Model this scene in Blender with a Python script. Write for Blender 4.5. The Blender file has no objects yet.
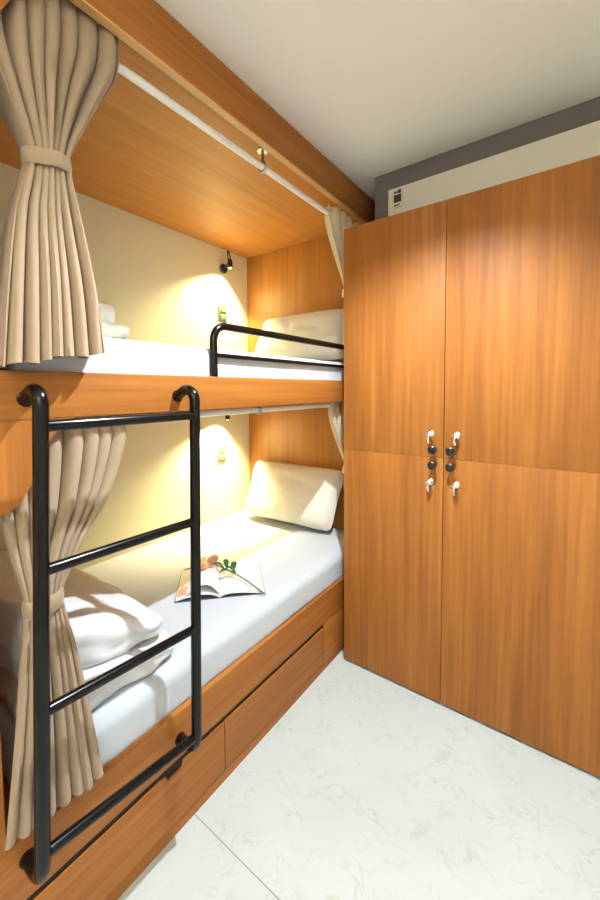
import bpy, bmesh, math, random
from mathutils import Vector, Matrix, noise
random.seed(4)
sc = bpy.context.scene
COL = sc.collection
PI = math.pi

# ------------------------------------------------------------------ dimensions (metres)
XF, XW = -0.982, -1.995          # front of the bunk, wall behind the bunk
YH, YF = 2.097, 0.268             # headboard, foot end of the opening
YD = 1.658                       # wardrobe door faces
ZC = 2.4885                      # ceiling

# ------------------------------------------------------------------ materials
def srgb(r, g, b):
    f = lambda c: (c/255/12.92) if c/255 <= .04045 else ((c/255+.055)/1.055)**2.4
    return (f(r), f(g), f(b), 1)

def mat(name, col, rough=.5, metal=0., spec=.5, sheen=0., coat=0.):
    m = bpy.data.materials.new(name); m.use_nodes = True
    p = m.node_tree.nodes['Principled BSDF']
    p.inputs['Base Color'].default_value = col
    p.inputs['Roughness'].default_value = rough
    p.inputs['Metallic'].default_value = metal
    p.inputs['Specular IOR Level'].default_value = spec
    p.inputs['Sheen Weight'].default_value = sheen
    p.inputs['Coat Weight'].default_value = coat
    return m

def nodes(m):
    return m.node_tree.nodes, m.node_tree.links, m.node_tree.nodes['Principled BSDF']

def wood(name, dark, mid, light, axis, rough=.55):
    """laminate with the grain along one axis"""
    m = mat(name, mid, rough, spec=.4)
    n, l, p = nodes(m)
    tc = n.new('ShaderNodeTexCoord'); oi = n.new('ShaderNodeObjectInfo')
    mul = n.new('ShaderNodeMath'); mul.operation = 'MULTIPLY'; mul.inputs[1].default_value = 7.0
    l.new(oi.outputs['Random'], mul.inputs[0])
    add = n.new('ShaderNodeVectorMath'); add.operation = 'ADD'
    l.new(tc.outputs['Object'], add.inputs[0]); l.new(mul.outputs[0], add.inputs[1])
    def stretched(lo, hi, detail, dist):
        mp = n.new('ShaderNodeMapping'); s = [hi, hi, hi]; s['xyz'.index(axis)] = lo
        mp.inputs['Scale'].default_value = s
        l.new(add.outputs[0], mp.inputs['Vector'])
        t = n.new('ShaderNodeTexNoise'); t.inputs['Scale'].default_value = 1.0
        t.inputs['Detail'].default_value = detail; t.inputs['Distortion'].default_value = dist
        l.new(mp.outputs[0], t.inputs['Vector']); return t
    broad = stretched(.6, 9.0, 3, .9)
    fine = stretched(1.5, 75.0, 4, .5)
    rings = stretched(.9, 17.0, 2, 1.6)
    r1 = n.new('ShaderNodeValToRGB')
    r1.color_ramp.elements[0].position = .36; r1.color_ramp.elements[0].color = dark
    r1.color_ramp.elements[1].position = .66; r1.color_ramp.elements[1].color = light
    e = r1.color_ramp.elements.new(.5); e.color = mid
    a = n.new('ShaderNodeMath'); a.operation = 'MULTIPLY_ADD'; a.inputs[1].default_value = .36
    l.new(broad.outputs['Fac'], a.inputs[0])
    b = n.new('ShaderNodeMath'); b.operation = 'MULTIPLY_ADD'; b.inputs[1].default_value = .30
    l.new(rings.outputs['Fac'], b.inputs[0])
    c = n.new('ShaderNodeMath'); c.operation = 'MULTIPLY'; c.inputs[1].default_value = .34
    l.new(fine.outputs['Fac'], c.inputs[0])
    l.new(c.outputs[0], b.inputs[2]); l.new(b.outputs[0], a.inputs[2])
    l.new(a.outputs[0], r1.inputs[0]); l.new(r1.outputs[0], p.inputs['Base Color'])
    return m

def cloth(name, col, scale=900, bump=.15, rough=.85, sheen=.2):
    m = mat(name, col, rough, spec=.15, sheen=sheen)
    n, l, p = nodes(m)
    tc = n.new('ShaderNodeTexCoord')
    t = n.new('ShaderNodeTexNoise'); t.inputs['Scale'].default_value = scale; t.inputs['Detail'].default_value = 2
    l.new(tc.outputs['Object'], t.inputs['Vector'])
    b = n.new('ShaderNodeBump'); b.inputs['Strength'].default_value = bump; b.inputs['Distance'].default_value = .002
    l.new(t.outputs['Fac'], b.inputs['Height']); l.new(b.outputs[0], p.inputs['Normal'])
    return m

def paint(name, col, rough=.75):
    m = mat(name, col, rough, spec=.25)
    n, l, p = nodes(m)
    tc = n.new('ShaderNodeTexCoord')
    t = n.new('ShaderNodeTexNoise'); t.inputs['Scale'].default_value = 180; t.inputs['Detail'].default_value = 3
    l.new(tc.outputs['Object'], t.inputs['Vector'])
    b = n.new('ShaderNodeBump'); b.inputs['Strength'].default_value = .04; b.inputs['Distance'].default_value = .002
    l.new(t.outputs['Fac'], b.inputs['Height']); l.new(b.outputs[0], p.inputs['Normal'])
    return m

def emit(name, col, s):
    m = mat(name, col)
    p = m.node_tree.nodes['Principled BSDF']
    p.inputs['Emission Color'].default_value = col; p.inputs['Emission Strength'].default_value = s
    return m

WD, WM, WL = (.265, .086, .0125, 1), (.35, .122, .0185, 1), (.45, .172, .030, 1)
M = {}
M['wood_z'] = wood('laminate upright grain', WD, WM, WL, 'z')
M['wood_y'] = wood('laminate long grain', WD, WM, WL, 'y')
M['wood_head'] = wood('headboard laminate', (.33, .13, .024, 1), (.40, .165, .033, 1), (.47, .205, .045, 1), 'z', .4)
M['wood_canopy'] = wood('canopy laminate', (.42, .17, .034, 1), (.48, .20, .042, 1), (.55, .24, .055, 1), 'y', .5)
M['wood_x'] = wood('laminate cross grain', WD, WM, WL, 'x')
M['edge'] = mat('pale edge band', (.62, .36, .14, 1), .4)
M['gap_shade'] = mat('painted gap shade', (.012, .008, .006, 1), .7)  # near-black colour standing in for the shade in gaps
M['black_metal'] = mat('black enamelled steel', (.004, .0035, .0035, 1), .2, spec=.3)
M['black_plastic'] = mat('black plastic', (.012, .011, .012, 1), .35)
M['chrome'] = mat('chrome', (.86, .86, .86, 1), .14, 1.)
M['steel'] = mat('brushed steel', (.55, .55, .55, 1), .3, 1.)
M['white_rod'] = mat('white coated rod', (.80, .78, .74, 1), .3, spec=.5)
M['curtain'] = cloth('beige curtain cloth', (.36, .265, .18, 1), 700, .2)
M['curtain_lit'] = cloth('curtain cloth in lit tone', (.62, .52, .36, 1), 700, .2)  # paler copy of the curtain cloth, lit look painted into its colour
M['sheet'] = cloth('white cotton sheet', (.52, .565, .63, 1), 500, .1)
M['pillow'] = cloth('white pillowcase', (.72, .69, .60, 1), 500, .1)
M['duvet'] = cloth('white duvet', (.64, .66, .70, 1), 400, .15)
M['wall'] = paint('cream wall paint', (.77, .73, .53, 1))
M['room_wall'] = paint('off white wall paint', (.78, .76, .71, 1))
M['ceiling'] = paint('white ceiling paint', (.86, .84, .77, 1))
M['grey'] = paint('grey paint', (.175, .148, .14, 1))
M['white_panel'] = paint('white panel', (.74, .70, .60, 1), .5)
M['plate'] = mat('grey switch plate', (.10, .105, .065, 1), .4)
M['plate_rocker'] = mat('pale rocker', (.14, .145, .095, 1), .35)
M['sign_white'] = mat('sign white', (.70, .68, .55, 1), .4)
M['sign_green'] = mat('sign dark green', (.035, .04, .012, 1), .4)
M['bulb'] = emit('lit bulb', (1, .78, .42, 1), 22)
M['lamp_lens'] = emit('lit diffuser', (1, .96, .9, 1), 14)
M['globe'] = emit('lit opal globe', (1, .98, .95, 1), 42)
M['paper'] = mat('magazine paper', (.78, .78, .80, 1), .45)
M['cover'] = mat('magazine cover', (.10, .09, .10, 1), .4)
M['leaf'] = mat('rose leaf', (.055, .20, .025, 1), .5)
M['stem'] = mat('rose stem', (.10, .13, .05, 1), .5)
M['petal'] = mat('rose petal', (.80, .42, .34, 1), .6)
M['brass'] = mat('grommet metal', (.70, .68, .62, 1), .25, 1.)

def print_mat():
    """printed page: rows of grey text and blocks of colour"""
    m = mat('printed page', (.8, .8, .82, 1), .45)
    n, l, p = nodes(m)
    tc = n.new('ShaderNodeTexCoord')
    vo = n.new('ShaderNodeTexVoronoi'); vo.inputs['Scale'].default_value = 17; vo.distance = 'CHEBYCHEV'
    l.new(tc.outputs['Object'], vo.inputs['Vector'])
    r = n.new('ShaderNodeValToRGB'); r.color_ramp.interpolation = 'CONSTANT'
    cols = [(0, (.80, .72, .62, 1)), (.25, (.35, .13, .07, 1)), (.45, (.75, .55, .38, 1)), (.6, (.16, .06, .05, 1)), (.75, (.70, .32, .22, 1)), (.88, (.30, .25, .18, 1))]
    r.color_ramp.elements[0].color = cols[0][1]; r.color_ramp.elements[1].position = cols[1][0]; r.color_ramp.elements[1].color = cols[1][1]
    for q, cc in cols[2:]:
        e = r.color_ramp.elements.new(q); e.color = cc
    sp = n.new('ShaderNodeSeparateColor'); l.new(vo.outputs['Color'], sp.inputs[0]); l.new(sp.outputs[0], r.inputs[0])
    l.new(r.outputs[0], p.inputs['Base Color'])
    return m
M['print'] = print_mat()

def floor_mat():
    m = mat('white marble tile', (.82, .83, .80, 1), .22, spec=.45)
    n, l, p = nodes(m)
    tc = n.new('ShaderNodeTexCoord')
    def noise_t(scale, detail, dist, off=0):
        mp = n.new('ShaderNodeMapping'); mp.inputs['Location'].default_value = (off, off*.7, 0)
        l.new(tc.outputs['Object'], mp.inputs['Vector'])
        t = n.new('ShaderNodeTexNoise'); t.inputs['Scale'].default_value = scale
        t.inputs['Detail'].default_value = detail; t.inputs['Distortion'].default_value = dist
        l.new(mp.outputs[0], t.inputs['Vector']); return t
    def band(src, w):
        s = n.new('ShaderNodeMath'); s.operation = 'SUBTRACT'; s.inputs[1].default_value = .5
        a = n.new('ShaderNodeMath'); a.operation = 'ABSOLUTE'
        r = n.new('ShaderNodeMapRange'); r.inputs['From Min'].default_value = 0; r.inputs['From Max'].default_value = w
        r.inputs['To Min'].default_value = 1; r.inputs['To Max'].default_value = 0
        l.new(src.outputs['Fac'], s.inputs[0]); l.new(s.outputs[0], a.inputs[0]); l.new(a.outputs[0], r.inputs['Value']); return r
    v = band(noise_t(13, 5, 1.1), .035)
    gate = noise_t(9, 2, 0, 3.3)
    g = n.new('ShaderNodeMapRange'); g.inputs['From Min'].default_value = .42; g.inputs['From Max'].default_value = .62
    l.new(gate.outputs['Fac'], g.inputs['Value'])
    mu = n.new('ShaderNodeMath'); mu.operation = 'MULTIPLY'
    l.new(v.outputs[0], mu.inputs[0]); l.new(g.outputs[0], mu.inputs[1])
    mu2 = n.new('ShaderNodeMath'); mu2.operation = 'MULTIPLY'; mu2.inputs[1].default_value = .34
    l.new(mu.outputs[0], mu2.inputs[0])
    cloud = noise_t(3.2, 4, .4, 9)
    cr = n.new('ShaderNodeValToRGB')
    cr.color_ramp.elements[0].position = .3; cr.color_ramp.elements[0].color = (.50, .55, .555, 1)
    cr.color_ramp.elements[1].position = .7; cr.color_ramp.elements[1].color = (.55, .60, .605, 1)
    l.new(cloud.outputs['Fac'], cr.inputs[0])
    mx = n.new('ShaderNodeMix'); mx.data_type = 'RGBA'
    mx.inputs['B'].default_value = (.36, .34, .28, 1)
    l.new(mu2.outputs[0], mx.inputs['Factor']); l.new(cr.outputs[0], mx.inputs['A'])
    # tile joints
    sp = n.new('ShaderNodeSeparateXYZ'); l.new(tc.outputs['Object'], sp.inputs[0])
    def joint(out, off):
        a = n.new('ShaderNodeMath'); a.operation = 'ADD'; a.inputs[1].default_value = off
        l.new(out, a.inputs[0])
        q = n.new('ShaderNodeMath'); q.operation = 'PINGPONG'; q.inputs[1].default_value = .6
        l.new(a.outputs[0], q.inputs[0])
        c = n.new('ShaderNodeMath'); c.operation = 'LESS_THAN'; c.inputs[1].default_value = .0016
        l.new(q.outputs[0], c.inputs[0]); return c
    j1 = joint(sp.outputs['Y'], -.744); j2 = joint(sp.outputs['X'], -.21)
    jm = n.new('ShaderNodeMath'); jm.operation = 'MAXIMUM'
    l.new(j1.outputs[0], jm.inputs[0]); l.new(j2.outputs[0], jm.inputs[1])
    m2 = n.new('ShaderNodeMix'); m2.data_type = 'RGBA'; m2.inputs['B'].default_value = (.30, .28, .25, 1)
    l.new(jm.outputs[0], m2.inputs['Factor']); l.new(mx.outputs['Result'], m2.inputs['A'])
    l.new(m2.outputs['Result'], p.inputs['Base Color'])
    return m
M['floor'] = floor_mat()

# ------------------------------------------------------------------ building helpers
def place(o, parent):
    COL.objects.link(o)
    if parent is not None:
        o.parent = parent
    return o

def wloc(o):
    v = Vector(o.location)
    while o.parent is not None:
        o = o.parent; v += Vector(o.location)
    return v

def obj(name, bm, m, parent=None, smooth=True, origin=None, angle=38):
    """links bm (built in world coordinates) as one mesh object"""
    bmesh.ops.recalc_face_normals(bm, faces=bm.faces[:])
    me = bpy.data.meshes.new(name)
    base = Vector(origin) if origin is not None else Vector((0, 0, 0))
    off = base if parent is None else wloc(parent)
    bmesh.ops.translate(bm, verts=bm.verts[:], vec=-off)
    bm.to_mesh(me); bm.free()
    for mm in (m if isinstance(m, (list, tuple)) else [m]):
        me.materials.append(M[mm])
    o = bpy.data.objects.new(name, me)
    place(o, parent)
    if parent is None:
        o.location = base
    if smooth:
        for f in me.polygons: f.use_smooth = True
        try:
            me.set_sharp_from_angle(angle=math.radians(angle))
        except Exception:
            pass
    return o

def tag(o, label, cat, group=None):
    o['label'] = label; o['category'] = cat
    if group: o['group'] = group
    return o

def thing(name, label, cat, loc, group=None):
    o = bpy.data.objects.new(name, None); o.empty_display_size = .05
    COL.objects.link(o); o.location = loc
    return tag(o, label, cat, group)

def struct(name, bm, m):
    o = obj(name, bm, m); o['kind'] = 'structure'; return o

def box(bm, lo, hi, bev=0., seg=2):
    r = bmesh.ops.create_cube(bm, size=1.)
    vs = r['verts']
    for v in vs:
        v.co = Vector([(lo[i]+hi[i])/2 + v.co[i]*(hi[i]-lo[i]) for i in range(3)])
    if bev > 0:
        es = list({e for v in vs for e in v.link_edges})
        bmesh.ops.bevel(bm, geom=es, offset=bev, segments=seg, affect='EDGES', profile=.6)
    return bm

def B(lo, hi, bev=0., seg=2):
    return box(bmesh.new(), lo, hi, bev, seg)

def smooth_path(pts, r=.05, n=6):
    """rounds the inner corners of a polyline"""
    P = [Vector(p) for p in pts]; out = [P[0]]
    for a, b, c in zip(P, P[1:], P[2:]):
        d1, d2 = (a-b), (c-b)
        k = min(r, d1.length*.49, d2.length*.49)
        s, e = b+d1.normalized()*k, b+d2.normalized()*k
        for i in range(n+1):
            t = i/n; out.append(s*(1-t)**2 + b*2*t*(1-t) + e*t*t)
    out.append(P[-1]); return out

def tube(bm, pts, rad, n=14, cap=True):
    P = [Vector(p) for p in pts]
    rads = rad if isinstance(rad, (list, tuple)) else [rad]*len(P)
    T = [(P[min(i+1, len(P)-1)]-P[max(i-1, 0)]).normalized() for i in range(len(P))]
    up = Vector((0, 0, 1)) if abs(T[0].z) < .9 else Vector((1, 0, 0))
    N = (up - T[0]*up.dot(T[0])).normalized()
    rings = []
    for i, p in enumerate(P):
        N = (N - T[i]*N.dot(T[i])).normalized(); b = T[i].cross(N)
        rings.append([bm.verts.new(p + (N*math.cos(2*PI*k/n) + b*math.sin(2*PI*k/n))*rads[i]) for k in range(n)])
    for a, b in zip(rings, rings[1:]):
        for k in range(n):
            bm.faces.new((a[k], a[(k+1) % n], b[(k+1) % n], b[k]))
    if cap:
        bm.faces.new(rings[0][::-1]); bm.faces.new(rings[-1])
    return bm

def lathe(bm, prof, origin, axis, n=24):
    """prof = (radius, distance along axis) from first cap to last cap"""
    A = Vector(axis).normalized()
    u = A.orthogonal().normalized(); w = A.cross(u); o = Vector(origin); rings = []
    for r, h in prof:
        r = max(r, 1e-4)
        rings.append([bm.verts.new(o + A*h + (u*math.cos(2*PI*k/n) + w*math.sin(2*PI*k/n))*r) for k in range(n)])
    for a, b in zip(rings, rings[1:]):
        for k in range(n):
            bm.faces.new((a[k], a[(k+1) % n], b[(k+1) % n], b[k]))
    bm.faces.new(rings[0][::-1]); bm.faces.new(rings[-1])
    return bm

def torus(bm, c, axis, R, r, n=24, m=8):
    A = Vector(axis).normalized(); u = A.orthogonal().normalized(); w = A.cross(u); c = Vector(c)
    rings = []
    for i in range(n):
        d = u*math.cos(2*PI*i/n) + w*math.sin(2*PI*i/n)
        rings.append([bm.verts.new(c + d*(R + r*math.cos(2*PI*k/m)) + A*r*math.sin(2*PI*k/m)) for k in range(m)])
    for i in range(n):
        a, b = rings[i], rings[(i+1) % n]
        for k in range(m):
            bm.faces.new((a[k], b[k], b[(k+1) % m], a[(k+1) % m]))
    return bm

def prism(bm, poly, axis, lo, hi):
    """extrudes a 2D outline along an axis (outline in the other two axes, xyz order)"""
    i = 'xyz'.index(axis); oth = [k for k in range(3) if k != i]
    def mk(p, d):
        v = [0, 0, 0]; v[oth[0]], v[oth[1]] = p; v[i] = d; return bm.verts.new(v)
    a = [mk(p, lo) for p in poly]; b = [mk(p, hi) for p in poly]
    bm.faces.new(a); bm.faces.new(b[::-1])
    for k in range(len(poly)):
        k2 = (k+1) % len(poly)
        bm.faces.new((a[k], b[k], b[k2], a[k2]))
    return bm

def slab(bm, lo, hi, r, cuts=22, amp=0., freq=6., seed=0, fn=None):
    """soft box with rounded edges and optional rumples"""
    out = bm; bm = bmesh.new()
    bmesh.ops.create_cube(bm, size=2.)
    bmesh.ops.subdivide_edges(bm, edges=bm.edges[:], cuts=cuts, use_grid_fill=True)
    c = [(lo[i]+hi[i])/2 for i in range(3)]; h = [(hi[i]-lo[i])/2 for i in range(3)]
    for v in bm.verts:
        p = Vector([math.sin(PI/2*v.co[i])*h[i] for i in range(3)])
        q = Vector([max(-(h[i]-min(r, h[i])), min(h[i]-min(r, h[i]), p[i])) for i in range(3)])
        d = p - q
        if d.length > 1e-6:
            k = max(abs(d.x), abs(d.y), abs(d.z))
            p = q + d.normalized()*min(r, k if k < r*.999 else r)
        w = Vector(c) + p
        if amp:
            s = Vector((seed*3.1, seed*1.7, seed))
            w = w + noise.noise_vector(w*freq + s)*amp + noise.noise_vector(w*freq*2.7 + s)*amp*.4
        if fn: w = fn(w)
        v.co = w
    tmp = bpy.data.meshes.new('slab'); bm.to_mesh(tmp); bm.free()
    out.from_mesh(tmp); bpy.data.meshes.remove(tmp)
    return out

def pillow_mesh(c00, c10, c11, c01, thick, nrm, n=26, seed=1):
    """cushion spanned by four corners (bottom left, bottom right, top right, top left)"""
    bm = bmesh.new(); nrm = Vector(nrm).normalized()
    c00, c10, c11, c01 = map(Vector, (c00, c10, c11, c01))
    sides = []
    for sgn in (1, -1):
        g = []
        for i in range(n+1):
            row = []
            for j in range(n+1):
                u, v = i/n, j/n
                su, sv = 2*u-1, 2*v-1
                pin = .03
                uu = .5 + su*.5*(1 - pin*(1-sv*sv)*abs(su)**3 - .04*abs(sv)**7*abs(su))
                vv = .5 + sv*.5*(1 - pin*(1-su*su)*abs(sv)**3 - .055*abs(su)**7*abs(sv))
                p = c00*(1-uu)*(1-vv) + c10*uu*(1-vv) + c11*uu*vv + c01*(1-uu)*vv
                prof = max(0., (1-su**4)*(1-sv**4))**.55
                w = thick*.5*prof*(1 + .10*noise.noise(Vector((u*5, v*5, seed+sgn))))
                w += .010*prof*noise.noise(Vector((u*13, v*9, seed*2.+sgn)))
                row.append((p + nrm*w*sgn))
            g.append(row)
        sides.append(g)
    fr = [[bm.verts.new(p) for p in row] for row in sides[0]]
    bk = [[None]*(n+1) for _ in range(n+1)]
    for i in range(n+1):
        for j in range(n+1):
            bk[i][j] = fr[i][j] if i in (0, n) or j in (0, n) else bm.verts.new(sides[1][i][j])
    for i in range(n):
        for j in range(n):
            bm.faces.new((fr[i][j], fr[i+1][j], fr[i+1][j+1], fr[i][j+1]))
            bm.faces.new((bk[i][j], bk[i][j+1], bk[i+1][j+1], bk[i+1][j]))
    return bm

def hermite(rows, z):
    """smooth interpolation of key rows sorted by z descending -> list of values"""
    rows = sorted(rows, key=lambda r: -r[0])
    if z >= rows[0][0]: return rows[0][1:]
    if z <= rows[-1][0]: return rows[-1][1:]
    for i in range(len(rows)-1):
        if rows[i][0] >= z >= rows[i+1][0]:
            a, b = rows[i], rows[i+1]
            p0 = rows[max(i-1, 0)]; p3 = rows[min(i+2, len(rows)-1)]
            t = (a[0]-z)/(a[0]-b[0]); dz = a[0]-b[0]
            out = []
            for k in range(1, len(a)):
                m1 = (b[k]-p0[k])/max(p0[0]-b[0], 1e-6)*dz
                m2 = (p3[k]-a[k])/max(a[0]-p3[0], 1e-6)*dz
                out.append((2*t**3-3*t*t+1)*a[k] + (t**3-2*t*t+t)*m1 + (-2*t**3+3*t*t)*b[k] + (t**3-t*t)*m2)
            return out

def curtain_mesh(rows, pleats, nz=70, seed=0, th=.003, hem=.010, slope=0.):
    """rows: (z, y_left, y_right, x, fold depth, bulge)"""
    bm = bmesh.new(); nu = pleats*14
    zt, zb = max(r[0] for r in rows), min(r[0] for r in rows)
    G = []
    for j in range(nz+1):
        z = zt + (zb-zt)*j/nz
        yl, yr, x, amp, bul = hermite(rows, z)
        row = []
        for i in range(nu+1):
            u = i/nu
            ph = 2*PI*pleats*u + .95*math.sin(2*PI*u*1.7+seed) + .55*noise.noise(Vector((u*5, z*1.3, seed)))
            f = math.cos(ph)
            f = .55*(2*abs(math.cos(ph/2)) - 1) + .45*math.cos(ph)
            a = amp*(1 + .6*noise.noise(Vector((u*9+seed, z*1.5, 3.))))
            yy = yl + (yr-yl)*(u + .16/pleats*math.sin(2*ph)*0 + .22/pleats*math.sin(ph))
            xx = x + a*f + bul*math.sqrt(max(0., 1-(2*u-1)**2))
            zz = z + (hem*noise.noise(Vector((u*7, 1., seed)))*(j/nz)**3) + slope*(u-.5)*(j/nz)**2
            row.append(bm.verts.new((xx, yy, zz)))
        G.append(row)
    fs = []
    for a, b in zip(G, G[1:]):
        for i in range(nu):
            fs.append(bm.faces.new((a[i], a[i+1], b[i+1], b[i])))
    bm.normal_update()
    K = [[bm.verts.new(v.co - v.normal*th) for v in row] for row in G]
    for a, b in zip(K, K[1:]):
        for i in range(nu):
            bm.faces.new((a[i], b[i], b[i+1], a[i+1]))
    for i in range(nu):
        bm.faces.new((G[0][i], K[0][i], K[0][i+1], G[0][i+1]))
        bm.faces.new((G[nz][i], G[nz][i+1], K[nz][i+1], K[nz][i]))
    for j in range(nz):
        bm.faces.new((G[j][0], G[j+1][0], K[j+1][0], K[j][0]))
        bm.faces.new((G[j][nu], K[j][nu], K[j+1][nu], G[j+1][nu]))
    return bm

def tie_mesh(yc, xc, zc, ry, rx, h, tilt=0., n=40):
    """flat cloth band wound round the gathered curtain"""
    bm = bmesh.new(); rings = []
    for dz, k in ((-h/2, .0), (-h/2+.004, .003), (0, .0045), (h/2-.004, .003), (h/2, .0), (h/2-.003, -.004), (-h/2+.003, -.004)):
        rings.append([bm.verts.new((xc+(rx+k)*math.cos(t), yc+(ry+k)*math.sin(t), zc+dz+tilt*math.sin(t)+.002*math.sin(3*t)))
                      for t in [2*PI*i/n for i in range(n)]])
    m = len(rings)
    for q in range(m):
        a, b = rings[q], rings[(q+1) % m]
        for i in range(n):
            bm.faces.new((a[i], a[(i+1) % n], b[(i+1) % n], b[i]))
    return bm

# ------------------------------------------------------------------ the room
RX, RY0 = .95, -1.7
struct('floor', B((XW-.1, RY0-.1, -.08), (RX+.1, YH+.1, 0)), 'floor')
struct('ceiling', B((XW-.1, RY0-.1, ZC), (RX+.1, YH+.1, ZC+.08)), 'ceiling')
struct('wall_left', B((XW-.1, RY0-.1, 0), (XW, YH+.1, ZC)), 'wall')
struct('wall_back', B((XW, YH+.022, 0), (RX+.1, YH+.1, ZC)), 'room_wall')
struct('wall_right', B((RX, RY0-.1, 0), (RX+.1, YH+.022, ZC)), 'room_wall')
struct('wall_front', B((XW, RY0-.1, 0), (RX, RY0, ZC)), 'room_wall')
struct('wall_partition', B((XW, RY0, 0), (-1.0, .05, ZC)), 'room_wall')
struct('trim_1', B((-.872, 1.866, 2.178), (RX, YH+.022, ZC)), 'grey')            # grey beam over the wardrobe
struct('trim_2', B((-.792, 1.846, 2.178), (RX, 1.866, 2.391), .002), 'white_panel')
struct('trim_3', B((XF+.003, YH+.002, 2.178), (-.872, YH+.022, ZC)), 'grey')

# ------------------------------------------------------------------ the bunk bed
bunk = thing('bunk_bed', 'orange-brown wooden built-in bunk bed with canopy, two berths and drawers below', 'bunk bed', (XF, 1.1, 0))
def part(name, bm, m, parent=bunk, **k): return obj(name, bm, m, parent, **k)
T = .02
part('plinth', B((XF-.03, .06, 0), (XF-.004, YH-.002, .038)), 'wood_y')
part('side_rail', B((XF-T, .06, .243), (XF, YH-.002, .393), .0035, 3), 'wood_y')
part('bed_deck', B((XW+.002, .06, .335), (XF-T, YH-.002, .355)), 'wood_y')
part('drawer_gap_shade', B((XF-.30, .06, .0385), (XF-.0065, 1.5345, .2425)), 'gap_shade')  # solid dark block that paints the shade behind the drawer gaps
part('side_panel', B((XF-T, 1.535, .04), (XF, YH-.002, .2425), .0015), 'wood_y')
def drawer(y0, y1, notch):
    z0, z1 = .0445, .223
    poly = [(y0, z0), (y1, z0), (y1, z1)]
    if notch:
        a, b = notch
        poly += [(b, z1), (b-.006, z1-.018), (a+.006, z1-.018), (a, z1)]
    poly += [(y0, z1)]
    bm = prism(bmesh.new(), poly, 'x', XF-.006, XF)
    part('drawer', bm, 'wood_y')
drawer(.879, 1.531, None)
drawer(.06, .8755, (.64, .705))
# upper berth
part('side_rail', B((XF-T, .06, 1.3345), (XF, YH-.002, 1.444), .003, 3), 'wood_y')
part('bed_deck', B((XW+.002, .06, 1.345), (XF-T, YH-.002, 1.385)), 'wood_y')
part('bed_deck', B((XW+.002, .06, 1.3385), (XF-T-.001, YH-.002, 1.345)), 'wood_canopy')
# head boards
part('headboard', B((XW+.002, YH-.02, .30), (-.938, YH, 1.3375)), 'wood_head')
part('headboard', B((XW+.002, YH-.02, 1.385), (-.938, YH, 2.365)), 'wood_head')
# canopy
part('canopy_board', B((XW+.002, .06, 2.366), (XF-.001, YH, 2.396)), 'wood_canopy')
part('canopy_fascia', B((XF-.024, .06, 2.333), (XF, YH-.002, ZC-.002), .0025, 2), 'wood_y')
eb = part('edge_band', B((XF-.0245, .285, 2.3305), (XF+.0008, YH-.003, 2.3365), .001), 'edge'); eb['label'] = 'pale edge band'
# foot end with rounded openings
def fillet(bm, y0, z0, ry, rz, up, n=10):
    """corner piece filling the top left corner of an opening"""
    poly = [(y0, z0)]
    for i in range(n+1):
        t = PI/2*i/n
        poly.append((y0+ry*(1-math.sin(t)), z0-rz*(1-math.cos(t))))
    prism(bm, poly, 'x', XF-T, XF-.0002)
    return bm
post = B((XF-T, .06, 0), (XF-.0002, .246, ZC-.003))
box(post, (XF-T, .246, 1.134), (XF-.0002, YF, ZC-.003))
fillet(post, YF, 2.333, .21, .36, 1)
lowc = []
post2 = post
prism(post2, [(YF, 1.3345), (YF, 1.134), (.28, 1.137), (.30, 1.15), (.325, 1.19), (.345, 1.25), (.375, 1.30), (.42, 1.3345)], 'x', XF-T, XF-.0002)
part('end_post', post2, 'wood_z')
part('footboard', B((XW+.002, .06, .36), (XF-T, .085, 2.366)), 'wood_z')

# guard rail on the upper berth
gx = XF-.012
g = bmesh.new()
tube(g, smooth_path([(gx, .870, 1.444), (gx, .870, 1.618), (gx, 1.90, 1.618), (gx, 1.90, 1.444)], .062, 8), .0135)
tube(g, [(gx, .870, 1.517), (gx, 1.90, 1.517)], .008)
gr = part('guard_rail', g, 'black_metal'); gr['label'] = 'black metal guard rail'

# ------------------------------------------------------------------ ladder
lx = -.90
lad = thing('bunk_ladder', 'black tubular steel ladder with four rungs fixed to the bunk front', 'ladder', (lx, .5, .30))
rail_y = {}
for nm, yt, yb, zb in (('l', .318, .285, .352), ('r', .712, .693, .318)):
    f = lambda z, yt=yt, yb=yb: yb + (yt-yb)*(z-.38)/(1.33-.38)
    rail_y[nm] = f
    pts = [(XF+.001, f(1.40), 1.382), (lx-.035, f(1.40), 1.405), (lx, f(1.39), 1.385), (lx, f(1.3), 1.30), (lx, f(.42), .42), (lx, f(zb), zb), (XF+.001, f(zb), zb-.012)]
    bm = tube(bmesh.new(), smooth_path(pts, .05, 7), .0152, 16)
    r = obj('side_rail', bm, 'black_metal', lad)
    fl = lathe(bmesh.new(), [(.0, 0), (.018, 0), (.018, .004), (.015, .006), (.0, .006)], (XF+.0002, f(zb), zb-.012), (1, 0, 0))
    obj('flange', fl, 'black_metal', r)
    fl = lathe(bmesh.new(), [(.0, 0), (.018, 0), (.018, .004), (.015, .006), (.0, .006)], (XF+.0002, f(1.40), 1.382), (1, 0, 0))
    obj('flange', fl, 'black_metal', r)
for za, zb in ((1.325, 1.325), (1.02, 1.014), (.716, .692), (.405, .36)):
    obj('rung', tube(bmesh.new(), [(lx, rail_y['l'](za), za), (lx, rail_y['r'](zb), zb)], .0125, 14), 'black_metal', lad)

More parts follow.
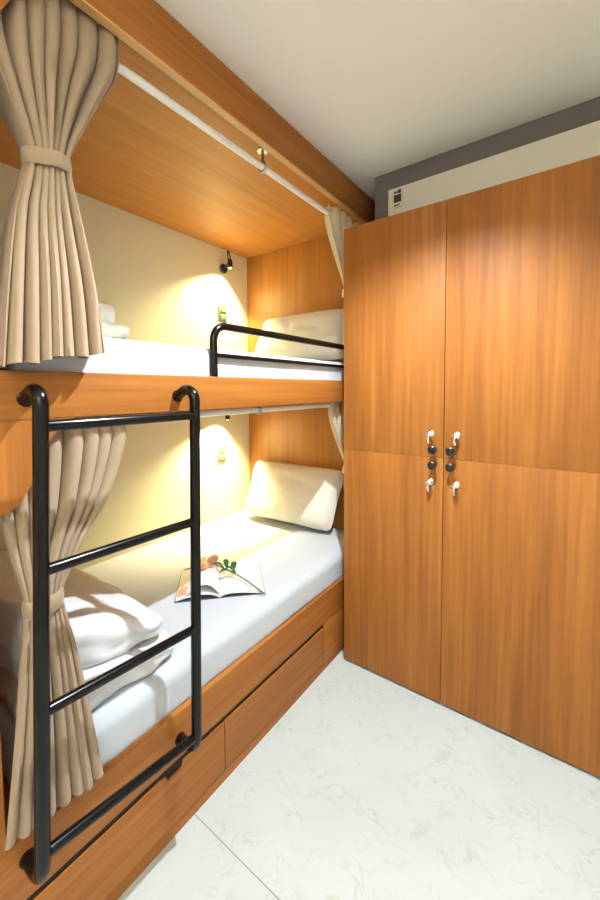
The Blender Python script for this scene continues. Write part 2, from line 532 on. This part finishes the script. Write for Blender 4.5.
# ------------------------------------------------------------------ bedding
def soften(w, ztop):
    return w
mt = slab(bmesh.new(), (XW+.008, .30, .356), (XF-.0215, YH-.024, .522), .045, 30, .002, 5, 1)
tag(obj('mattress', mt, 'sheet', None, origin=(-1.49, 1.2, .356)), 'white sheeted mattress on the lower berth, magazine lying on it', 'mattress', 'mattresses of the bunk')
mt = slab(bmesh.new(), (XW+.008, .30, 1.386), (XF-.0215, YH-.024, 1.543), .03, 30, .002, 5, 2)
tag(obj('mattress', mt, 'sheet', None, origin=(-1.49, 1.2, 1.386)), 'white sheeted mattress on the upper berth, behind the guard rail', 'mattress', 'mattresses of the bunk')

pm = pillow_mesh((-1.82, 1.84, .555), (-1.165, 1.90, .545), (-1.13, 2.035, .90), (-1.885, 2.04, .90), .18, (0.02, -.93, .36), seed=3)
tag(obj('pillow', pm, 'pillow', None, origin=(-1.5, 1.95, .54)), 'white pillow leaning on the lower headboard', 'pillow', 'bunk pillows')
pm = pillow_mesh((-1.79, 1.90, 1.595), (-1.085, 1.93, 1.567), (-1.085, 2.03, 1.885), (-1.78, 2.035, 1.89), .15, (0.02, -.95, .28), seed=8)
tag(obj('pillow', pm, 'pillow', None, origin=(-1.4, 1.97, 1.56)), 'white pillow leaning on the upper headboard behind the guard rail', 'pillow', 'bunk pillows')

def duvet_fn(w):
    t = max(0., min(1., (w.y-.33)/.38))
    if w.z > .53:
        w.z = .53 + (w.z-.53)*(1-.55*t)
    return w
dv = bmesh.new()
slab(dv, (-1.93, .315, .523), (-1.035, .745, .645), .045, 34, .020, 9, 3, duvet_fn)
slab(dv, (-1.93, .31, .635), (-1.075, .725, .83), .06, 34, .020, 8, 7, duvet_fn)
tag(obj('folded_duvet', dv, 'duvet', None, origin=(-1.5, .5, .523)), 'white duvet folded at the foot of the lower berth behind the curtain', 'duvet', 'folded duvets')
dv = bmesh.new()
slab(dv, (-1.93, .34, 1.545), (-1.40, .83, 1.600), .026, 40, .012, 14, 2)
slab(dv, (-1.93, .34, 1.592), (-1.41, .815, 1.655), .026, 40, .014, 14, 4)
slab(dv, (-1.93, .34, 1.642), (-1.44, .785, 1.735), .030, 40, .016, 14, 6)
tag(obj('folded_duvet', dv, 'pillow', None, origin=(-1.6, .6, 1.551)), 'white rumpled duvet folded on the upper berth beside the curtain', 'duvet', 'folded duvets')

# ------------------------------------------------------------------ curtain rods
def rod(z, label, brackets, under, X=-1.03):
    t = thing('curtain_rod', label, 'curtain rod', (X, 1.1, z), 'curtain rods')
    obj('rod', tube(bmesh.new(), [(X, .09, z), (X, 2.074, z)], .0125, 16), 'white_rod', t)
    for y in brackets:
        bm = bmesh.new()
        torus(bm, (X, y, z), (0, 1, 0), .0165, .0055)
        if under - z > .03:
            tube(bm, [(X, y, z+.016), (X, y, under-.004)], .0065, 10)
            lathe(bm, [(0, 0), (.022, 0), (.022, .004), (0, .004)], (X, y, under-.0045), (0, 0, 1), 16)
        obj('bracket', bm, 'steel', t)
    return t
rod(2.298, 'white curtain rod under the wooden canopy', (.45, 1.200, 1.95), 2.366, -1.055)
rod(1.318, 'white curtain rod under the upper berth', (.45, 1.15, 1.95), 1.338, -1.052)

# ------------------------------------------------------------------ curtains
def curtain(rows, pleats, label, tie, seed, m='curtain', grom=(), loc=None, slope=0.):
    t = thing('curtain', label, 'curtain', loc, 'bunk curtains')
    obj('cloth', curtain_mesh(rows, pleats, 90, seed, slope=slope), m, t, angle=60)
    if tie:
        yc, xc, zc, ry, rx, h = tie
        obj('tieback', tie_mesh(yc, xc, zc, ry, rx, h, .004), m, t)
    for (x, y, z) in grom:
        obj('grommet', torus(bmesh.new(), (x, y, z), (.25, 1, 0), .021, .005), 'white_rod', t)
    return t
# rows: z, y left, y right, x, fold depth, bulge
curtain([(2.350, .255, .590, -1.040, .020, 0), (2.30, .256, .590, -1.036, .026, 0), (2.22, .262, .572, -1.034, .034, 0), (2.14, .280, .532, -1.034, .040, .002), (2.05, .312, .486, -1.032, .038, .008),
         (1.950, .348, .440, -1.026, .020, .022), (1.905, .346, .441, -1.026, .020, .022), (1.81, .318, .456, -1.020, .032, .012), (1.64, .285, .472, -.985, .038, .004), (1.470, .264, .478, -.962, .038, 0)],
        8, 'beige pleated curtain tied back at the foot end of the upper berth', (.394, -1.014, 1.927, .047, .040, .036), 1.3, loc=(-1.0, .4, 1.475), slope=.035)
curtain([(1.330, .262, .555, -1.040, .020, 0), (1.27, .262, .555, -1.034, .026, 0), (1.12, .280, .500, -1.030, .028, .002), (1.02, .292, .430, -1.026, .026, .008),
         (.925, .308, .380, -1.012, .016, .018), (.885, .306, .381, -1.010, .016, .018), (.78, .290, .396, -1.0, .024, .010), (.60, .264, .416, -.980, .026, .004), (.432, .240, .434, -.970, .027, 0)],
        7, 'cream pleated curtain tied back behind the ladder, at the lower berth', (.343, -1.0, .905, .038, .034, .044), 4.1, loc=(-1.0, .36, .385), slope=-.01)
curtain([(2.335, 1.665, 2.05, -1.055, .028, 0), (2.26, 1.67, 2.05, -1.055, .030, 0), (2.12, 1.755, 2.03, -1.055, .024, .004), (1.96, 1.855, 1.96, -1.055, .012, .016), (1.90, 1.865, 1.965, -1.055, .012, .016), (1.75, 1.85, 1.98, -1.055, .018, .008), (1.64, 1.85, 1.99, -1.055, .018, 0)],
        5, 'short curtain in a painted lit tone, bunched at the head end of the upper rod', (1.91, -1.045, 1.93, .056, .034, .045), 2.2, 'curtain_lit', [(-1.055, 1.745, 2.298)], loc=(-1.055, 1.86, 1.64))
curtain([(1.333, 1.695, 2.05, -1.052, .022, 0), (1.25, 1.705, 2.05, -1.052, .026, 0), (1.12, 1.775, 2.0, -1.052, .022, .004), (.97, 1.86, 1.96, -1.052, .012, .016), (.93, 1.86, 1.96, -1.052, .012, .016), (.84, 1.86, 1.97, -1.05, .016, .008), (.56, 1.94, 2.02, -1.05, .012, 0)],
        5, 'curtain in a painted lit tone, bunched beside the wardrobe at the head end of the lower rod', (1.91, -1.042, .95, .056, .034, .045), 5.2, 'curtain_lit', [(-1.052, 1.75, 1.320)], loc=(-1.052, 1.86, .56))

# ------------------------------------------------------------------ reading lamps and switch plates
def lamp(base, top, head, label):
    """base plate on the wall, gooseneck up and over, head pointing down"""
    bx, by, bz = base
    t = thing('wall_lamp', label, 'lamp', base, 'bunk reading lamps')
    obj('base', lathe(bmesh.new(), [(0, 0), (.031, 0), (.031, .012), (.026, .018), (.01, .020), (0, .020)], (XW+.0005, by, bz), (1, 0, 0)), 'black_plastic', t)
    hx, hy, hz = head
    P = [Vector((XW+.018, by, bz)), Vector((XW+.05, by+.005, bz+.03)), Vector(top), Vector((hx, hy, hz+.05)), Vector((hx, hy, hz+.02))]
    obj('gooseneck', tube(bmesh.new(), smooth_path(P, .04, 8), .0045, 10), 'black_plastic', t)
    hd = obj('lamp_head', lathe(bmesh.new(), [(0, .03), (.009, .03), (.014, .022), (.016, -.020), (.0155, -.030), (.0135, -.030), (.0125, -.006), (0, -.006)], (hx, hy, hz), (0, 0, 1)), 'black_plastic', t)
    b = obj('bulb', lathe(bmesh.new(), [(0, -.006), (.011, -.008), (.0115, -.024), (.008, -.031), (0, -.033)], (hx, hy, hz), (0, 0, 1), 16), 'bulb', t)
    li = bpy.data.lights.new('reading light', 'SPOT'); li.energy = LAMP_W; li.color = (1., .85, .46)
    li.spot_size = math.radians(116); li.spot_blend = .75; li.shadow_soft_size = .012
    lo = bpy.data.objects.new('reading_light', li); COL.objects.link(lo); lo.parent = t
    lo.location = Vector((hx, hy, hz-.04)) - Vector(base)
    aim = Vector((-.16, -.22, -.95))
    lo.rotation_euler = aim.to_track_quat('-Z', 'Y').to_euler()
    return t
LAMP_W = 125.
lamp((XW, 1.842, 2.233), (XW+.06, 1.828, 2.355), (XW+.082, 1.834, 2.250), 'black gooseneck reading lamp on the cream wall of the upper berth')
lamp((XW, 1.775, 1.300), (XW+.06, 1.775, 1.325), (XW+.09, 1.778, 1.232), 'black gooseneck reading lamp on the cream wall of the lower berth')
def plate(y, z, label):
    t = thing('switch_plate', label, 'switch', (XW, y, z), 'bunk switch plates')
    obj('face_plate', B((XW+.0003, y-.036, z-.060), (XW+.009, y+.036, z+.060), .003, 2), 'plate', t)
    for dz in (-.027, .027):
        obj('rocker', B((XW+.008, y-.022, z+dz-.022), (XW+.012, y+.022, z+dz+.022), .0015), 'plate_rocker', t)
plate(1.828, 1.928, 'grey switch plate on the upper berth wall beneath the lamp')
plate(1.797, .963, 'grey switch plate on the lower berth wall beneath the lamp')

# ------------------------------------------------------------------ wardrobe
wx0, wx1, xs, zs, zt = -.940, .13, -.455, 1.101, 2.176
wr = thing('wardrobe', 'tall orange-brown wooden wardrobe with four doors beside the bunk', 'wardrobe', ((wx0+wx1)/2, 1.87, 0))
obj('carcass', B((wx0, YD+.021, .012), (wx1, YH+.018, zt-.001)), 'wood_z', wr)
obj('kick_gap_shade', B((wx0+.004, YD+.03, 0), (wx1-.004, YH+.01, .012)), 'gap_shade', wr)  # dark strip painting the shaded gap under the doors
for x0, x1, side in ((wx0, xs-.0012, -1), (xs+.0012, wx1, 1)):
    for z0, z1 in ((zs+.0003, zt), (.012, zs-.0003)):
        upper = z0 > 1
        d = obj('door', B((x0, YD, z0), (x1, YD+.019, z1), .0016, 2), 'wood_z', wr)
        # chrome pull: rosette, post and hanging drop
        hx = (-.510 if side < 0 else -.403); hz = (1.205 if upper else .995)
        bm = bmesh.new()
        lathe(bm, [(0, 0), (.015, 0), (.015, .003), (.008, .006), (.006, .016), (.011, .021), (.012, .026), (.008, .031), (0, .033)], (hx, YD-.0002, hz), (0, -1, 0), 20)
        box(bm, (hx-.014, YD-.027, hz-.004), (hx+.014, YD-.019, hz+.004), .003)
        tube(bm, smooth_path([(hx, YD-.023, hz), (hx-.004, YD-.028, hz-.018), (hx-.002, YD-.020, hz-.040)], .01, 4), [.006]*2 + [.0055]*6 if False else .0055, 10)
        h = obj('handle', bm, 'chrome', d); h['label'] = 'chrome pull'
        # black cam lock on its plate
        kx = (-.496 if side < 0 else -.4215); kz = (1.138 if upper else 1.071)
        bm = bmesh.new()
        lathe(bm, [(0, 0), (.014, 0), (.014, .004), (.010, .006), (.010, .022), (.017, .024), (.018, .034), (.013, .038), (0, .038)], (kx, YD-.0002, kz), (0, -1, 0), 20)
        k = obj('lock', bm, 'black_plastic', d); k['label'] = 'black lock knob'

# small sign over the wardrobe
sg = thing('wall_sign', 'small dark green and white sign above the wardrobe', 'sign', (-.741, 1.846, 2.336))
obj('sign_plate', B((-.764, 1.838, 2.293), (-.716, 1.8455, 2.379), .002), 'sign_white', sg)
obj('sign_panel', B((-.759, 1.8365, 2.316), (-.721, 1.8385, 2.352)), 'sign_green', sg)
for lo_, hi_ in (((-.758, 1.8365, 2.360), (-.745, 1.8385, 2.370)), ((-.740, 1.8365, 2.357), (-.722, 1.8385, 2.374)), ((-.757, 1.8365, 2.300), (-.728, 1.8385, 2.305))):
    obj('sign_mark', B(lo_, hi_), 'sign_green', sg)

# ------------------------------------------------------------------ magazine and rose
ZM = .522
mag_o = Vector((-1.195, 1.055, ZM+.002)); e1 = Vector((.690, .724, 0)).normalized(); e2 = Vector((-.735, .678, 0)).normalized()
mag = thing('magazine', 'open magazine lying on the lower mattress under a rose', 'magazine', mag_o)
def page_surface(prof, d0, d1, th, skew=0.):
    """prof: (distance along width, height) polyline; thin sheet swept along the page height"""
    bm = bmesh.new(); n = 10; top = []; bot = []
    for j in range(n+1):
        d = d0 + (d1-d0)*j/n
        top.append([bm.verts.new(mag_o + e1*a + e2*d + Vector((0, 0, h))) for a, h in prof])
        bot.append([bm.verts.new(mag_o + e1*a + e2*d + Vector((0, 0, max(h-th, .0)))) for a, h in prof])
    k = len(prof)
    for j in range(n):
        for i in range(k-1):
            bm.faces.new((top[j][i], top[j][i+1], top[j+1][i+1], top[j+1][i]))
            bm.faces.new((bot[j][i], bot[j+1][i], bot[j+1][i+1], bot[j][i+1]))
    for i in range(k-1):
        bm.faces.new((top[0][i], bot[0][i], bot[0][i+1], top[0][i+1]))
        bm.faces.new((top[n][i], top[n][i+1], bot[n][i+1], bot[n][i]))
    for j in range(n):
        bm.faces.new((top[j][0], top[j+1][0], bot[j+1][0], bot[j][0]))
        bm.faces.new((top[j][-1], bot[j][-1], bot[j+1][-1], top[j+1][-1]))
    return bm
def arc(w, hs, he, bulge, n=16, p=1.):
    return [(w*i/n, hs + (he-hs)*(i/n) + bulge*math.sin(PI*(i/n)**p)) for i in range(n+1)]
obj('cover', page_surface([(-.185, .0015), (-.09, .0015), (0, .0015), (.09, .0015), (.19, .0015)], 0, .285, .0013), 'cover', mag)
obj('pages', page_surface(arc(.187, .006, .006, .014, p=.6), .002, .283, .006), 'paper', mag)
obj('pages', page_surface([(-a, h) for a, h in arc(.180, .006, .010, .020, p=.7)][::-1], .002, .283, .007), 'paper', mag)
obj('curled_page', page_surface([(-a, h) for a, h in arc(.150, .010, .012, .052, p=.8)][::-1], .002, .283, .0012), 'paper', mag)
pp = obj('printed_page', page_surface([(-a, h+.0012) for a, h in arc(.176, .007, .0115, .020, p=.7)][::-1][:9], .02, .27, .0006), 'print', mag)
pp2 = obj('printed_picture', page_surface([(-a, h+.0014) for a, h in arc(.150, .010, .012, .052, p=.8)][::-1][5:14], .13, .272, .0006), 'print', mag)
bm = bmesh.new()
def rz(a): return Vector((0, 0, a))
S0, S1 = Vector((-1.046, 1.174, ZM+.012)), Vector((-1.375, 1.190, ZM+.044))
rose = thing('rose', 'peach rose with green leaves lying across the open magazine', 'flower', (-1.2, 1.18, ZM+.03))
dirv = (S1-S0)
sp = [S0 + dirv*t + rz(.014*math.sin(PI*t)) for t in [i/14 for i in range(15)]]
obj('stem', tube(bmesh.new(), sp, .0032, 8), 'stem', rose)
def leaf(p, d, L, W, lift):
    bm = bmesh.new(); d = Vector(d).normalized(); s = d.cross(Vector((0, 0, 1))).normalized(); n = 8; rows = []
    for i in range(n+1):
        t = i/n; w = W*math.sin(PI*min(1, t*1.02))**.8*(1-.35*t)
        c = Vector(p) + d*L*t + rz(lift*math.sin(PI*t*.8))
        rows.append([bm.verts.new(c - s*w + rz(.006*math.sin(t*3))), bm.verts.new(c - rz(.003)), bm.verts.new(c + s*w + rz(.004))])
    for a, b in zip(rows, rows[1:]):
        for k in range(2): bm.faces.new((a[k], a[k+1], b[k+1], b[k]))
    bmesh.ops.solidify(bm, geom=bm.faces[:], thickness=.0012)
    return bm
q = lambda t: S0 + dirv*t + rz(.014*math.sin(PI*t))
for p, d, L, W, li in ((q(.62), (-.6, .75, .25), .058, .017, .016), (q(.66), (-.35, -.9, .1), .054, .017, .013), (q(.74), (-.9, .5, .4), .05, .015, .017), (q(.55), (-.9, -.25, .25), .055, .015, .016), (q(.80), (-.7, -.6, .3), .05, .015, .015)):
    obj('leaf', leaf(p, d, L, W, li), 'leaf', rose)
ax = (dirv.normalized() + rz(.25)).normalized(); u = ax.orthogonal().normalized(); w = ax.cross(u)
bm = bmesh.new(); c0 = S1 + rz(.004)
for ring, (cnt, R, hgt, open_) in enumerate(((3, .009, .040, .10), (4, .016, .042, .30), (5, .023, .040, .55), (6, .030, .034, .9))):
    for k in range(cnt):
        th0 = 2*PI*k/cnt + ring*.7; half = PI/cnt*1.35; G = []
        for i in range(7):
            tt = i/6; row = []
            for j in range(7):
                a = th0 + half*(2*j/6-1)*(.55+.45*math.sin(PI*min(1, tt*.75+.15)))
                r = R*(math.sin(PI/2*min(1, tt*1.25))*(.75+.25*tt) + open_*.35*max(0, tt-.6))
                hh = hgt*(tt - .15*open_*tt*tt) - .006*(2*j/6-1)**2*tt
                row.append(bm.verts.new(c0 + ax*hh + (u*math.cos(a)+w*math.sin(a))*r))
            G.append(row)
        for a_, b_ in zip(G, G[1:]):
            for j in range(6): bm.faces.new((a_[j], a_[j+1], b_[j+1], b_[j]))
obj('blossom', bm, 'petal', rose)

# ------------------------------------------------------------------ ceiling lamps and light
def downlight(x, y, label, watts, size=.045, cone=160, blend=.5):
    t = thing('ceiling_light', label, 'ceiling light', (x, y, ZC))
    bm = lathe(bmesh.new(), [(0, 0), (.062, 0), (.062, .010), (.054, .014), (.05, .008), (0, .008)], (x, y, ZC-.0005), (0, 0, -1), 32)
    obj('trim_ring', bm, 'white_rod', t)
    obj('diffuser', lathe(bmesh.new(), [(0, .008), (.049, .008), (.049, .0125), (0, .014)], (x, y, ZC-.0005), (0, 0, -1), 32), 'lamp_lens', t)
    li = bpy.data.lights.new('downlight', 'SPOT'); li.energy = watts; li.color = (.88, .96, 1.)
    li.spot_size = math.radians(cone); li.spot_blend = blend; li.shadow_soft_size = size
    lo = bpy.data.objects.new('downlight', li); COL.objects.link(lo); lo.parent = t; lo.location = (0, 0, -.045)
    return t
downlight(-.43, .97, 'round ceiling downlight in front of the wardrobe', 235, .015, 122, .75)
downlight(.0, -.55, 'round fill downlight added out of view behind the camera', 25, .05, 112, .8)  # unseen ceiling light put in as room fill
ux, uy = .45, -.95
fl = thing('added_uplighter', 'white uplighter added out of view behind the camera to brighten the ceiling', 'lamp', (ux, uy, 0))  # made-up uplighter, put in only to brighten the ceiling
obj('base', lathe(bmesh.new(), [(0, 0), (.14, 0), (.14, .012), (.02, .022), (0, .022)], (ux, uy, .0005), (0, 0, 1), 32), 'white_rod', fl)
obj('added_pole', tube(bmesh.new(), [(ux, uy, .02), (ux, uy, 1.26)], .012), 'white_rod', fl)
obj('added_shade', lathe(bmesh.new(), [(0, 0), (.03, 0), (.12, .12), (.116, .12), (.03, .012), (0, .012)], (ux, uy, 1.255), (0, 0, 1), 32), 'white_rod', fl)
obj('bulb', lathe(bmesh.new(), [(0, 0), (.03, .005), (.045, .03), (.03, .055), (0, .06)], (ux, uy, 1.27), (0, 0, 1), 20), 'lamp_lens', fl)
li = bpy.data.lights.new('fill_uplight', 'SPOT'); li.energy = 400; li.color = (1., .99, .88)
li.spot_size = math.radians(108); li.spot_blend = .5; li.shadow_soft_size = .05
lo = bpy.data.objects.new('fill_uplight', li); COL.objects.link(lo); lo.parent = fl; lo.location = (0, 0, 1.40); lo.rotation_euler = (PI, 0, 0)
wd = bpy.data.worlds.new('world'); sc.world = wd; wd.use_nodes = True
wd.node_tree.nodes['Background'].inputs[0].default_value = (.9, .92, 1, 1)
wd.node_tree.nodes['Background'].inputs[1].default_value = .2

# ------------------------------------------------------------------ camera
cd = bpy.data.cameras.new('camera'); cam = bpy.data.objects.new('camera', cd); COL.objects.link(cam)
F, CY = 380.05, 410.44
cd.sensor_fit = 'HORIZONTAL'; cd.sensor_width = 36; cd.lens = 36*F/600; cd.shift_x = 0; cd.shift_y = (CY-450)/600
cd.clip_start = .02
yaw, pitch, roll = [math.radians(a) for a in (36.1452, 3.0761, -.3959)]
fw = Vector((-math.sin(yaw)*math.cos(pitch), math.cos(yaw)*math.cos(pitch), -math.sin(pitch)))
rt0 = Vector((math.cos(yaw), math.sin(yaw), 0)); up0 = rt0.cross(fw)
rt = rt0*math.cos(roll) + up0*math.sin(roll); up = up0*math.cos(roll) - rt0*math.sin(roll)
cam.matrix_world = Matrix(((rt.x, up.x, -fw.x, 0), (rt.y, up.y, -fw.y, 0), (rt.z, up.z, -fw.z, 1.397), (0, 0, 0, 1)))
sc.camera = cam
vs = sc.view_settings
sc.display_settings.display_device = 'sRGB'
vs.view_transform = 'Standard'; vs.look = 'None'; vs.gamma = 1; vs.exposure = -.2; vs.use_curve_mapping = False
